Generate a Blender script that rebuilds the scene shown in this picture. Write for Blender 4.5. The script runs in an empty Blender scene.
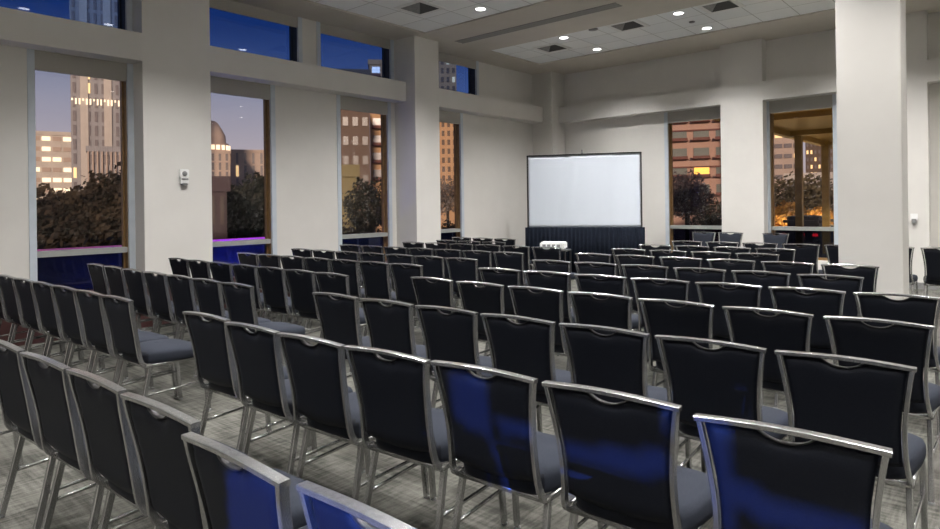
import bpy, bmesh, math, random
from mathutils import Vector, Matrix
random.seed(7)
SC = bpy.context.scene
COL = SC.collection
PI = math.pi

# ------------------------------------------------------------------ camera
H_CAM = 1.4709
cam_d = bpy.data.cameras.new('camera'); cam = bpy.data.objects.new('camera', cam_d); COL.objects.link(cam)
cam_d.sensor_width = 36.0; cam_d.lens = 638.67 / 940 * 36; cam_d.shift_y = -60.14 / 940
cam_d.clip_start = 0.05; cam_d.clip_end = 1000
RT = Vector((0.75395851, 0.65679428, -0.01295517)); UP = Vector((0.00976848, 0.00850959, 0.99991608)); FW = Vector((-0.65684941, 0.75402179, 0))
cam.matrix_world = Matrix(((RT.x, UP.x, -FW.x, 0), (RT.y, UP.y, -FW.y, 0), (RT.z, UP.z, -FW.z, H_CAM), (0, 0, 0, 1)))
SC.camera = cam

# ------------------------------------------------------------------ exposure, world, sun
SC.view_settings.view_transform = 'Standard'; SC.view_settings.look = 'None'
SC.view_settings.gamma = 1.0; SC.view_settings.use_curve_mapping = False
SC.view_settings.exposure = 0.0
W = bpy.data.worlds.new('dusk_sky'); SC.world = W; W.use_nodes = True
nt = W.node_tree; nt.nodes.clear()
wo = nt.nodes.new('ShaderNodeOutputWorld'); bg = nt.nodes.new('ShaderNodeBackground'); tc = nt.nodes.new('ShaderNodeTexCoord')
sp = nt.nodes.new('ShaderNodeSeparateXYZ'); cr = nt.nodes.new('ShaderNodeValToRGB')
nt.links.new(tc.outputs['Generated'], sp.inputs[0]); nt.links.new(sp.outputs['Z'], cr.inputs[0])
nt.links.new(cr.outputs[0], bg.inputs[0]); nt.links.new(bg.outputs[0], wo.inputs[0])
els = cr.color_ramp.elements
els[0].position = 0.0; els[0].color = (0.60, 0.50, 0.48, 1)
els[1].position = 0.26; els[1].color = (0.05, 0.11, 0.27, 1)
for p_, c_ in ((0.07, (0.56, 0.53, 0.62, 1)), (0.16, (0.34, 0.37, 0.52, 1)), (0.6, (0.02, 0.05, 0.15, 1))):
    e_ = els.new(p_); e_.color = c_
bg.inputs[1].default_value = 1.0
SPOT_W = 350.0                                   # each ceiling downlight
SUN_W = 3.2
sun_d = bpy.data.lights.new('low_sun', 'SUN'); sun_d.energy = SUN_W; sun_d.color = (1.0, 0.83, 0.69); sun_d.angle = math.radians(3)
sun = bpy.data.objects.new('low_sun', sun_d); COL.objects.link(sun)
sun.rotation_euler = Vector((-0.72, 0.66, -0.21)).to_track_quat('-Z', 'Y').to_euler()

# ------------------------------------------------------------------ materials
def newmat(name):
    m = bpy.data.materials.new(name); m.use_nodes = True
    return m, m.node_tree, m.node_tree.nodes['Principled BSDF']
def noise_mat(name, c1, c2, scale=20, rough=0.6, metal=0.0, bump=0.0, stretch=(1, 1, 1), spec=None, detail=4, sheen=0, coord='Object'):
    m, t, b = newmat(name)
    co = t.nodes.new('ShaderNodeTexCoord'); mp = t.nodes.new('ShaderNodeMapping'); mp.inputs['Scale'].default_value = stretch
    n = t.nodes.new('ShaderNodeTexNoise'); n.inputs['Scale'].default_value = scale; n.inputs['Detail'].default_value = detail
    r = t.nodes.new('ShaderNodeValToRGB'); r.color_ramp.elements[0].color = (*c1, 1); r.color_ramp.elements[1].color = (*c2, 1)
    r.color_ramp.elements[0].position = 0.35; r.color_ramp.elements[1].position = 0.65
    t.links.new(co.outputs[coord], mp.inputs[0]); t.links.new(mp.outputs[0], n.inputs[0]); t.links.new(n.outputs[0], r.inputs[0]); t.links.new(r.outputs[0], b.inputs['Base Color'])
    b.inputs['Roughness'].default_value = rough; b.inputs['Metallic'].default_value = metal
    if spec is not None: b.inputs['Specular IOR Level'].default_value = spec
    if sheen: b.inputs['Sheen Weight'].default_value = sheen; b.inputs['Sheen Roughness'].default_value = 0.4
    if bump:
        bp = t.nodes.new('ShaderNodeBump'); bp.inputs['Strength'].default_value = bump; bp.inputs['Distance'].default_value = 0.01
        t.links.new(n.outputs[0], bp.inputs['Height']); t.links.new(bp.outputs[0], b.inputs['Normal'])
    return m
def emis(name, col, s):
    m, t, b = newmat(name); b.inputs['Base Color'].default_value = (*col, 1); b.inputs['Emission Color'].default_value = (*col, 1); b.inputs['Emission Strength'].default_value = s
    return m
def glass_mat(name, tint, gloss=1.0, rough=0.0):
    m = bpy.data.materials.new(name); m.use_nodes = True; t = m.node_tree; t.nodes.clear()
    o = t.nodes.new('ShaderNodeOutputMaterial'); mx = t.nodes.new('ShaderNodeMixShader'); tr = t.nodes.new('ShaderNodeBsdfTransparent'); gl = t.nodes.new('ShaderNodeBsdfGlossy'); fr = t.nodes.new('ShaderNodeFresnel')
    t.nodes.remove(fr); lw = t.nodes.new('ShaderNodeLayerWeight'); pw_ = t.nodes.new('ShaderNodeMath'); pw_.operation = 'POWER'; pw_.inputs[1].default_value = 5
    ma = t.nodes.new('ShaderNodeMath'); ma.operation = 'MULTIPLY_ADD'; ma.inputs[1].default_value = 0.9; ma.inputs[2].default_value = 0.04
    tr.inputs[0].default_value = (*tint, 1); gl.inputs['Roughness'].default_value = rough; gl.inputs[0].default_value = (gloss, gloss, gloss, 1)
    t.links.new(lw.outputs['Facing'], pw_.inputs[0]); t.links.new(pw_.outputs[0], ma.inputs[0]); t.links.new(ma.outputs[0], mx.inputs[0]); t.links.new(tr.outputs[0], mx.inputs[1]); t.links.new(gl.outputs[0], mx.inputs[2]); t.links.new(mx.outputs[0], o.inputs[0])
    return m
def tile_mat():
    m, t, b = newmat('acoustic_tile')
    co = t.nodes.new('ShaderNodeTexCoord'); br = t.nodes.new('ShaderNodeTexBrick')
    br.offset = 0; br.inputs['Scale'].default_value = 1.0; br.inputs['Brick Width'].default_value = 0.5833; br.inputs['Row Height'].default_value = 0.5833
    br.inputs['Mortar Size'].default_value = 0.007; br.inputs['Color1'].default_value = (0.78, 0.80, 0.80, 1); br.inputs['Color2'].default_value = (0.85, 0.86, 0.85, 1); br.inputs['Mortar'].default_value = (0.46, 0.46, 0.44, 1)
    n = t.nodes.new('ShaderNodeTexNoise'); n.inputs['Scale'].default_value = 160; bp = t.nodes.new('ShaderNodeBump'); bp.inputs['Strength'].default_value = 0.25; bp.inputs['Distance'].default_value = 0.003
    t.links.new(co.outputs['Object'], br.inputs[0]); t.links.new(br.outputs[0], b.inputs['Base Color']); t.links.new(co.outputs['Object'], n.inputs[0]); t.links.new(n.outputs[0], bp.inputs['Height']); t.links.new(bp.outputs[0], b.inputs['Normal'])
    b.inputs['Roughness'].default_value = 0.9
    return m
def carpet_mat():
    m, t, b = newmat('striped_carpet')
    co = t.nodes.new('ShaderNodeTexCoord')
    def nz(scale, st, det=3):
        mp = t.nodes.new('ShaderNodeMapping'); mp.inputs['Scale'].default_value = st; n = t.nodes.new('ShaderNodeTexNoise'); n.inputs['Scale'].default_value = scale; n.inputs['Detail'].default_value = det
        t.links.new(co.outputs['Object'], mp.inputs[0]); t.links.new(mp.outputs[0], n.inputs[0]); return n
    a = nz(7, (0.35, 5, 1)); c = nz(3, (1.2, 0.8, 1)); g = nz(220, (1, 1, 1), 2); d = nz(14, (4, 0.5, 1))
    m1 = t.nodes.new('ShaderNodeMath'); m1.operation = 'ADD'; m2 = t.nodes.new('ShaderNodeMath'); m2.operation = 'ADD'; m3 = t.nodes.new('ShaderNodeMath'); m3.operation = 'ADD'
    t.links.new(a.outputs[0], m1.inputs[0]); t.links.new(c.outputs[0], m1.inputs[1]); t.links.new(m1.outputs[0], m2.inputs[0]); t.links.new(g.outputs[0], m2.inputs[1]); t.links.new(m2.outputs[0], m3.inputs[0]); t.links.new(d.outputs[0], m3.inputs[1])
    mm = t.nodes.new('ShaderNodeMath'); mm.operation = 'MULTIPLY'; mm.inputs[1].default_value = 0.25; t.links.new(m3.outputs[0], mm.inputs[0])
    r = t.nodes.new('ShaderNodeValToRGB'); r.color_ramp.elements[0].position = 0.42; r.color_ramp.elements[0].color = (0.042, 0.042, 0.037, 1); r.color_ramp.elements[1].position = 0.58; r.color_ramp.elements[1].color = (0.150, 0.147, 0.130, 1)
    t.links.new(mm.outputs[0], r.inputs[0]); t.links.new(r.outputs[0], b.inputs['Base Color']); b.inputs['Roughness'].default_value = 0.95; b.inputs['Specular IOR Level'].default_value = 0.1
    bp = t.nodes.new('ShaderNodeBump'); bp.inputs['Strength'].default_value = 0.5; bp.inputs['Distance'].default_value = 0.006; t.links.new(g.outputs[0], bp.inputs['Height']); t.links.new(bp.outputs[0], b.inputs['Normal'])
    return m
M = dict(
    wall=noise_mat('cream_wall_paint', (0.66, 0.64, 0.605), (0.685, 0.665, 0.63), 2.5, 0.75, bump=0.02, spec=0.2),
    soffit=noise_mat('ceiling_paint', (0.55, 0.51, 0.45), (0.58, 0.54, 0.48), 2, 0.85, spec=0.1),
    tile=tile_mat(), carpet=carpet_mat(),
    alu=noise_mat('pale_blue_grey_aluminium', (0.50, 0.55, 0.60), (0.54, 0.59, 0.64), 8, 0.45, 0.0),
    transom=noise_mat('grey_window_metal', (0.34, 0.35, 0.33), (0.38, 0.39, 0.37), 8, 0.4, 0.2),
    bronze=noise_mat('bronze_frame', (0.20, 0.115, 0.045), (0.26, 0.155, 0.06), 12, 0.42, 0.25),
    dark=noise_mat('dark_frame', (0.02, 0.02, 0.022), (0.03, 0.03, 0.032), 12, 0.5),
    blind=noise_mat('roller_blind_fabric', (0.36, 0.345, 0.31), (0.41, 0.39, 0.355), 60, 0.8, bump=0.1, stretch=(1, 1, 6)),
    maroon=noise_mat('maroon_panel', (0.028, 0.006, 0.006), (0.038, 0.009, 0.008), 6, 0.6),
    glass=glass_mat('clear_glass', (0.90, 0.87, 0.85), 0.5), blueglass=glass_mat('blue_tinted_glass', (0.38, 0.50, 0.72), 0.8), darkglass=glass_mat('dark_tinted_glass', (0.30, 0.33, 0.42)),
    silver=noise_mat('brushed_silver_frame', (0.37, 0.37, 0.37), (0.47, 0.47, 0.465), 70, 0.25, 0.92, stretch=(1, 1, 0.2)),
    seat=noise_mat('slate_blue_fabric', (0.020, 0.023, 0.032), (0.029, 0.033, 0.044), 260, 0.9, bump=0.15, spec=0.12),
    front=noise_mat('shaded_slate_fabric', (0.017, 0.020, 0.029), (0.024, 0.028, 0.038), 260, 0.85, bump=0.15, spec=0.2),  # seat fabric again, darkened to carry the shade on upright backrest fronts
    back=noise_mat('black_vinyl_fabric', (0.0040, 0.0052, 0.0098), (0.0062, 0.0078, 0.0130), 200, 0.60, bump=0.06, spec=0.20),
    plastic=noise_mat('black_plastic', (0.012, 0.012, 0.013), (0.02, 0.02, 0.021), 30, 0.35),
    white=noise_mat('white_plastic', (0.78, 0.78, 0.77), (0.84, 0.84, 0.83), 10, 0.4),
    grey=noise_mat('grey_plastic', (0.20, 0.20, 0.20), (0.26, 0.26, 0.26), 30, 0.5),
    screen=noise_mat('matte_white_screen', (0.73, 0.79, 0.88), (0.76, 0.82, 0.91), 0.8, 0.7, bump=0.03, stretch=(3, 3, 0.6), spec=0.2),
    skirt=noise_mat('black_pleated_cloth', (0.004, 0.006, 0.011), (0.007, 0.010, 0.017), 40, 0.9, spec=0.1),
    lens=emis('downlight_lens', (1.0, 0.97, 0.92), 14), trim=noise_mat('white_trim', (0.7, 0.7, 0.68), (0.75, 0.75, 0.73), 10, 0.5),
    louver=noise_mat('shaded_louver', (0.07, 0.07, 0.066), (0.10, 0.10, 0.095), 30, 0.7, stretch=(1, 30, 1)),  # dark tone stands in for shade inside the diffuser recess
    slot=noise_mat('grey_slot_grille', (0.24, 0.23, 0.21), (0.28, 0.27, 0.25), 30, 0.7, stretch=(1, 20, 1)),
)

# ------------------------------------------------------------------ mesh helpers
def link(name, me, mat, parent=None, loc=(0, 0, 0)):
    o = bpy.data.objects.new(name, me); COL.objects.link(o)
    if mat and not me.materials: me.materials.append(mat)
    o.location = loc
    if parent: o.parent = parent
    return o
def bm_mesh(bm, name, smooth=False):
    me = bpy.data.meshes.new(name); bm.normal_update(); bm.to_mesh(me); bm.free()
    if smooth:
        for p in me.polygons: p.use_smooth = True
    return me
def box(bm, x0, x1, y0, y1, z0, z1, bev=0.0):
    b2 = bmesh.new(); bmesh.ops.create_cube(b2, size=1)
    for v in b2.verts: v.co = Vector(((x0 + x1) / 2 + v.co.x * (x1 - x0), (y0 + y1) / 2 + v.co.y * (y1 - y0), (z0 + z1) / 2 + v.co.z * (z1 - z0)))
    if bev: bmesh.ops.bevel(b2, geom=b2.edges[:], offset=bev, segments=2, affect='EDGES')
    merge(bm, b2)
def merge(bm, b2):
    b2.verts.ensure_lookup_table(); vs = [bm.verts.new(v.co) for v in b2.verts]
    for f in b2.faces:
        try: bm.faces.new([vs[v.index] for v in f.verts])
        except ValueError: pass
    b2.free()
def sweep(bm, pts, a, b, side=(1, 0, 0), n=10, p=3.2, cap=True):
    """tube along pts with a rounded-rectangle section (half sizes a along side, b across)"""
    pts = [Vector(q) for q in pts]; rings = []
    for i, q in enumerate(pts):
        t = (pts[min(i + 1, len(pts) - 1)] - pts[max(i - 1, 0)]).normalized()
        s = Vector(side); s = (s - t * s.dot(t))
        if s.length < 1e-4: s = Vector((0, 1, 0)) - t * t.y
        s.normalize(); u = t.cross(s)
        ring = []
        if p >= 5:      # chamfered rectangular tube
            ch = min(a, b) * 0.28; n = 8
            for c, d in ((a - ch, b), (a, b - ch), (a, ch - b), (a - ch, -b), (ch - a, -b), (-a, ch - b), (-a, b - ch), (ch - a, b)): ring.append(bm.verts.new(q + s * c + u * d))
            rings.append(ring); continue
        for k in range(n):
            an = 2 * PI * (k + 0.5) / n; c, d = math.cos(an), math.sin(an)
            ring.append(bm.verts.new(q + s * a * math.copysign(abs(c) ** (2 / p), c) + u * b * math.copysign(abs(d) ** (2 / p), d)))
        rings.append(ring)
    for r0, r1 in zip(rings, rings[1:]):
        for k in range(n): bm.faces.new((r0[k], r0[(k + 1) % n], r1[(k + 1) % n], r1[k]))
    if cap: bm.faces.new(rings[0][::-1]); bm.faces.new(rings[-1])
    if p >= 5:
        for r0, r1 in zip(rings, rings[1:]):
            for k in range(n): bm.edges.get((r0[k], r1[k])).smooth = False
        for rg in (rings[0], rings[-1]):
            for k in range(n): bm.edges.get((rg[k], rg[(k + 1) % n])).smooth = False
def lathe(bm, prof, n=24, cx=0, cy=0):
    rings = []
    for r, z in prof:
        rings.append([bm.verts.new((cx + r * math.cos(2 * PI * k / n), cy + r * math.sin(2 * PI * k / n), z)) for k in range(n)])
    for a, b in zip(rings, rings[1:]):
        for k in range(n): bm.faces.new((a[k], a[(k + 1) % n], b[(k + 1) % n], b[k]))
    return rings
def curve(pts, n=6):
    """Catmull-Rom resample"""
    P = [Vector(p) for p in pts]; out = []
    for i in range(len(P) - 1):
        p0 = P[max(i - 1, 0)]; p1 = P[i]; p2 = P[i + 1]; p3 = P[min(i + 2, len(P) - 1)]
        for k in range(n):
            t = k / n
            out.append(0.5 * ((2 * p1) + (-p0 + p2) * t + (2 * p0 - 5 * p1 + 4 * p2 - p3) * t * t + (-p0 + 3 * p1 - 3 * p2 + p3) * t ** 3))
    out.append(P[-1]); return out
def empty(name, loc=(0, 0, 0), rz=0):
    o = bpy.data.objects.new(name, None); COL.objects.link(o); o.location = loc; o.rotation_euler = (0, 0, rz); o.empty_display_size = 0.1
    return o
def tag(o, label, cat, group=None, kind=None):
    o['label'] = label; o['category'] = cat
    if group: o['group'] = group
    if kind: o['kind'] = kind
    return o
def struct(name, bm, mat, parent=None, smooth=False):
    o = link(name, bm_mesh(bm, name, smooth), mat, parent)
    if not parent: o['kind'] = 'structure'
    return o
def part(name, bm, mat, parent, smooth=False, label=None):
    o = link(name, bm_mesh(bm, name, smooth), mat, parent)
    if label: o['label'] = label
    return o
def boxes(*bs, bev=0.0):
    bm = bmesh.new()
    for b in bs: box(bm, *b, bev=bev)
    return bm

# ------------------------------------------------------------------ room shell
XW, XB = -8.80, -8.50        # left: wall plane, beam/column face
YW, YB = 12.93, 12.68        # back: wall plane, beam/column face
ZC = 4.52
XR, YF = 5.5, -4.5           # right wall and rear wall, out of view
T = 0.16                     # wall thickness
Z_BB, Z_BT = 3.36, 3.715     # beam
# window openings: (start, end)
LW = [(-0.1, 1.1), (2.243, 3.42), (4.32, 5.51), (6.69, 7.91), (8.72, 9.90)]
LU = [(-0.3, 3.42), (4.32, 6.02), (6.30, 8.00), (8.70, 10.43)]
BW = [(-5.77, -4.505), (-3.75, -2.53)]
SILL, WTOP = 0.36, 3.50
struct('floor', boxes((XW - T, XR + T, YF - T, YW + T, -0.2, 0)), M['carpet'])
# left wall from panels around the openings
def wall_with_openings(axis, pos, out, a0, a1, lows, ups):
    bm = bmesh.new(); lo, hi = (pos - T, pos) if out < 0 else (pos, pos + T)
    def pan(s, e, z0, z1):
        if e - s < 1e-4: return
        if axis == 'x': box(bm, lo, hi, s, e, z0, z1)
        else: box(bm, s, e, lo, hi, z0, z1)
    def row(ops, z0, z1):
        c = a0
        for s, e in sorted(ops): pan(c, s, z0, z1); c = e
        pan(c, a1, z0, z1)
    pan(a0, a1, 0, SILL); row(lows, SILL, WTOP); pan(a0, a1, WTOP, 3.62); row(ups, 3.62, ZC)
    return bm
struct('wall_left', wall_with_openings('x', XW, -1, YF - T, YW + T, LW, LU), M['wall'])
struct('wall_back', wall_with_openings('y', YW, 1, XW, XR + T, BW, []), M['wall'])
struct('wall_right', boxes((XR, XR + T, YF - T, YW, 0, ZC)), M['wall'])
struct('wall_front', boxes((XW, XR, YF - T, YF, 0, ZC)), M['wall'])
# columns and beams
struct('trim_1', boxes((XW, XB, YF, YB, Z_BB, Z_BT)), M['wall'])
struct('trim_2', boxes((-8.25, XR, YB, YW, Z_BB, Z_BT)), M['wall'])
struct('trim_3', boxes((XW, XB + 0.001, 3.42, 4.32, 0, ZC)), M['wall'])
struct('trim_4', boxes((XW, -8.26, 8.02, 8.64, 0, ZC)), M['wall'])
struct('trim_5', boxes((XW, -8.25, 12.40, YW, 0, ZC)), M['wall'])
struct('trim_6', boxes((-4.505, -3.72, YB - 0.001, YW, 0, ZC)), M['wall'])
struct('trim_7', boxes((-2.10, -1.19, YB - 0.001, YW, 0, ZC)), M['wall'])
struct('trim_8', boxes((XW, XB + 0.001, -1.2, -0.3, 0, ZC)), M['wall'])
struct('trim_9', boxes((-1.456, -0.903, 7.40, 7.80, 0, ZC), bev=0.006), M['wall'])
# maroon base panel under the left windows
struct('baseboard_left', boxes((XB, -8.24, YF, 8.02, 0, 0.50), (XB, -8.26, 8.64, 12.40, 0, 0.50)), M['maroon'])
struct('baseboard_back', boxes((-8.25, XR, YB - 0.012, YB, 0, 0.10)), M['grey'])
# ceiling: painted gypsum with two tiled bays
DIFF = [(-7.1, 7.02), (-7.05, 10.62), (-5.2, 10.20), (-3.6, 10.20)]
B1 = (-8.05, 5.0, 2.25, 8.08); B2 = (-8.05, 5.0, 9.86, 11.62); B0 = (-8.05, 5.0, -3.6, 0.5)
bm = bmesh.new()
for y0, y1 in ((YF, B0[2]), (B0[3], B1[2]), (B1[3], B2[2]), (B2[3], YW)): box(bm, XW, XR, y0, y1, ZC, ZC + 0.25)
for b in (B0, B1, B2):
    box(bm, XW, b[0], b[2], b[3], ZC, ZC + 0.25); box(bm, b[1], XR, b[2], b[3], ZC, ZC + 0.25)
struct('ceiling', bm, M['soffit'])
for i, b in enumerate((B0, B1, B2)):
    bm = bmesh.new(); w, d = b[1] - b[0], b[3] - b[2]
    hl = [(x - b[0] - 0.215, x - b[0] + 0.215, y - b[3] - 0.215, y - b[3] + 0.215) for x, y in DIFF if b[2] < y < b[3]]
    xs = sorted({0, w, *[h[0] for h in hl], *[h[1] for h in hl]}); ys = sorted({-d, 0, *[h[2] for h in hl], *[h[3] for h in hl]})
    for xa, xb_ in zip(xs, xs[1:]):
        for ya, yb_ in zip(ys, ys[1:]):
            cx_, cy_ = (xa + xb_) / 2, (ya + yb_) / 2
            if not any(h[0] < cx_ < h[1] and h[2] < cy_ < h[3] for h in hl): box(bm, xa, xb_, ya, yb_, 0, 0.22)
    o = struct('trim_%d' % (10 + i), bm, M['tile']); o.location = (b[0], b[3], ZC + 0.025)

# ------------------------------------------------------------------ windows
def window(idx, axis, s, e, upper=False, blind_z=3.145, cut=None):
    """axis 'L' (left wall, runs along y) or 'B' (back wall, runs along x)"""
    root = empty('window_%d' % idx); root['kind'] = 'structure'
    def bx(a0, a1, d0, d1, z0, z1, bm):       # a along wall, d depth outward from wall plane
        if axis == 'L': box(bm, XW - d1, XW - d0, a0, a1, z0, z1)
        else: box(bm, a0, a1, YW + d0, YW + d1, z0, z1)
    z0, z1 = (3.62, ZC) if upper else (SILL, WTOP)
    jw = 0.075
    b = bmesh.new(); bx(s, s + jw, -0.012, 0.03, z0, z1, b); bx(e - jw, e, -0.012, 0.03, z0, z1, b)
    if upper:
        pass
    part('side_track', b, M['alu'], root)
    fw = 0.03
    dm = M['dark'] if upper else M['bronze']
    dep = 0.17 if upper else 0.13
    b = bmesh.new(); bx(s + jw - 0.02, s + jw + 0.008, 0.03, dep, z0, z1, b); bx(e - jw - 0.008, e - jw + 0.02, 0.03, dep, z0, z1, b)
    bx(s + jw, e - jw, 0.10, dep, z0, z0 + 0.05, b); bx(s + jw, e - jw, 0.10, dep, z1 - 0.05, z1, b)
    bx(e - jw - fw, e - jw, dep - 0.03, dep + 0.03, z0, z1, b); bx(s + jw, s + jw + fw, dep - 0.03, dep + 0.03, z0, z1, b)
    part('frame', b, dm, root)
    gz = dep + 0.0
    if upper:
        b = bmesh.new(); bx(s + jw + fw, e - jw - fw, gz, gz + 0.006, z0 + 0.05, z1 - 0.05, b); part('pane', b, M['blueglass'], root)
        b = bmesh.new(); bx(s + jw, e - jw, 0.0, 0.02, 4.345, z1, b); part('roller_blind', b, M['blind'], root)
    else:
        b = bmesh.new(); bx(s + jw + fw, e - jw - fw, gz, gz + 0.006, 0.97, z1 - 0.05, b); part('pane', b, M['glass'], root)
        b = bmesh.new(); bx(s + jw + fw, e - jw - fw, gz, gz + 0.006, z0 + 0.05, 0.91, b); part('pane', b, M['darkglass'], root)
        b = bmesh.new(); bx(s + jw + 0.006, e - jw - 0.006, 0.03, dep + 0.02, 0.905, 0.975, b); part('transom', b, M['transom'], root)
        b = bmesh.new(); bx(s + jw, e - jw, 0.0, 0.02, blind_z, z1, b)
        bx(s + jw + 0.01, e - jw - 0.01, -0.004, 0.024, blind_z - 0.02, blind_z, b); part('roller_blind', b, M['blind'], root)
    return root
n = 1
for s, e in LW: window(n, 'L', s, e); n += 1
for s, e in BW: window(n, 'B', s, e); n += 1
for s, e in LU: window(n, 'L', s, e, upper=True); n += 1

# ------------------------------------------------------------------ ceiling fittings
def downlight(x, y, label, seen=True, z=ZC + 0.025):
    r = empty('downlight', (x, y, z)); tag(r, label, 'ceiling light', 'recessed downlights in the ceiling')
    b = bmesh.new(); lathe(b, [(0.075, 0.004), (0.078, -0.006), (0.098, -0.008), (0.102, 0.0), (0.102, 0.004)]); part('trim_ring', b, M['trim'], r, True)
    b = bmesh.new(); rg = lathe(b, [(0.074, -0.002), (0.03, -0.003)]); b.faces.new(rg[1]); part('lens', b, M['lens'], r)
    ld = bpy.data.lights.new('downlight_beam', 'SPOT'); ld.energy = SPOT_W; ld.spot_size = math.radians(122); ld.spot_blend = 0.85; ld.shadow_soft_size = 0.07; ld.color = (1.0, 0.975, 0.955)
    lo = bpy.data.objects.new('downlight_beam', ld); COL.objects.link(lo); lo.parent = r; lo.location = (0, 0, -0.03)
    return r
ld_names = {(-6.45, 7.72): 'round white downlight nearest the left windows in the front tiled ceiling bay',
            (-6.45, 10.12): 'round downlight left of the far bay, in front of its left air diffuser',
            (-6.45, 11.34): 'round downlight above the projection screen, at the back edge of the far bay',
            (-4.25, 10.12): 'round downlight beside the right air diffuser, front edge of the far bay',
            (-4.25, 11.34): 'round downlight above the pink building window, back edge of the far bay'}
LX = dict(zip((-6.45, -4.25, -2.05, 0.15, 2.35, 4.4), ('first', 'second', 'third', 'fourth', 'fifth', 'sixth'))); LY = dict(zip((-2.6, 0.1, 2.9, 4.1, 6.5, 7.72, 10.12, 11.34), ('first', 'second', 'third', 'fourth', 'fifth', 'sixth', 'seventh', 'eighth')))
for x in (-6.45, -4.25, -2.05, 0.15, 2.35, 4.4):
    for y in (-2.6, 0.1, 2.9, 4.1, 6.5, 7.72, 10.12, 11.34):
        if x > 0 and (y == 7.72 or (y == 6.5 and x > 1)): continue
        lab = ld_names.get((x, y), 'recessed ceiling downlight outside the view, %s from the left wall, %s row from the rear' % (LX[x], LY[y]))
        downlight(x, y, lab)
def diffuser(x, y, label):
    r = empty('air_diffuser', (x, y, ZC + 0.02)); tag(r, label, 'air vent', 'square ceiling air diffusers')
    b = bmesh.new()
    def sqring(bm, r0, z0, r1, z1):
        a = [bm.verts.new((sx * r0, sy * r0, z0)) for sx, sy in ((-1, -1), (1, -1), (1, 1), (-1, 1))]; c = [bm.verts.new((sx * r1, sy * r1, z1)) for sx, sy in ((-1, -1), (1, -1), (1, 1), (-1, 1))]
        for k in range(4): bm.faces.new((a[k], a[(k + 1) % 4], c[(k + 1) % 4], c[k]))
    sqring(b, 0.29, 0.004, 0.29, -0.004); sqring(b, 0.29, -0.004, 0.215, -0.006); part('face_plate', b, M['trim'], r)
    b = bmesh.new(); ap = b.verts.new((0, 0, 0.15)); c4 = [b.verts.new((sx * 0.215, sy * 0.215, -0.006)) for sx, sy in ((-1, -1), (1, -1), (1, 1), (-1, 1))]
    b.faces.new((c4[0], c4[1], ap)); b.faces.new((c4[2], c4[3], ap)); part('shaded_facet', b, M['louver'], r)  # shade of the recess put into the colour of these two facets
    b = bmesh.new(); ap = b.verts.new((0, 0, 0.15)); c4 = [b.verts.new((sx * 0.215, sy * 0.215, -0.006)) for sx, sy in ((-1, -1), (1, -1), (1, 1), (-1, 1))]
    b.faces.new((c4[1], c4[2], ap)); b.faces.new((c4[3], c4[0], ap)); part('side_facet', b, M['grey'], r)  # same recess, lighter tone for its better lit sides
for x, y, lab in ((-7.1, 7.02, 'square air diffuser in the front bay close above the second upper window'),
                  (-7.05, 10.62, 'square air diffuser in the far ceiling bay above the projection screen'),
                  (-5.2, 10.20, 'square air diffuser in the middle of the far ceiling bay'),
                  (-3.6, 10.20, 'square air diffuser at the right of the far ceiling bay')):
    diffuser(x, y, lab)
r = empty('slot_diffuser', (-6.35, 8.93, ZC)); tag(r, 'long narrow grey slot air diffuser in the painted strip between the tiled bays', 'air vent')
part('grille', boxes((-1.65, 1.65, -0.10, 0.10, -0.006, 0.0)), M['slot'], r)
part('rail', boxes((-1.66, 1.66, -0.11, -0.10, -0.009, 0.0), (-1.66, 1.66, 0.10, 0.11, -0.009, 0.0), (-1.66, 1.66, -0.005, 0.005, -0.009, 0.0)), M['slot'], r)
for x, y, lab in ((-5.75, 9.98, 'small round grey ceiling speaker between the two left far downlights and vents'), (-4.28, 10.75, 'small round grey smoke detector between two far downlights')):
    b = bmesh.new(); rg = lathe(b, [(0.085 if 'speaker' in lab else 0.05, 0.006), (0.08 if 'speaker' in lab else 0.045, -0.012), (0.02, -0.016)]); b.faces.new(rg[2])
    o = link('ceiling_speaker' if 'speaker' in lab else 'smoke_detector', bm_mesh(b, 'disc', True), M['grey'], None, (x, y, ZC + 0.02)); tag(o, lab, 'speaker' if 'speaker' in lab else 'smoke detector')

# wall strobe on the left column, thermostat on the right column
r = empty('fire_strobe', (XB + 0.001, 3.925, 1.89)); tag(r, 'white fire alarm strobe mounted on the wall column between two left windows', 'fire alarm')
part('housing', boxes((0, 0.045, -0.062, 0.062, -0.01, 0.10), (0, 0.05, -0.055, 0.055, -0.095, -0.01), bev=0.008), M['white'], r)
b = bmesh.new(); rg = lathe(b, [(0.034, 0), (0.03, 0.012), (0.012, 0.018)]); b.faces.new(rg[2]); o = part('lens', b, M['grey'], r, True, 'round grey sounder'); o.rotation_euler = (0, PI / 2, 0); o.location = (0.045, 0.0, 0.04)
part('strobe_light', boxes((0.048, 0.058, -0.045, 0.045, -0.045, -0.022), bev=0.003), M['grey'], r)
part('bottom_shroud', boxes((0.0, 0.052, -0.04, 0.04, -0.115, -0.085), bev=0.008), M['grey'], r)
r = empty('wall_switch', (-1.39, YB - 0.002, 1.14)); tag(r, 'small white wall switch on the far right column behind the white pillar', 'switch')
part('cover_plate', boxes((-0.05, 0.05, -0.01, 0.0, -0.03, 0.085), bev=0.003), M['white'], r)
part('switch_box', boxes((-0.032, 0.032, -0.045, -0.01, -0.07, 0.0), bev=0.004), M['grey'], r)

# ------------------------------------------------------------------ banquet chair
CH = 0.8656
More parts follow.
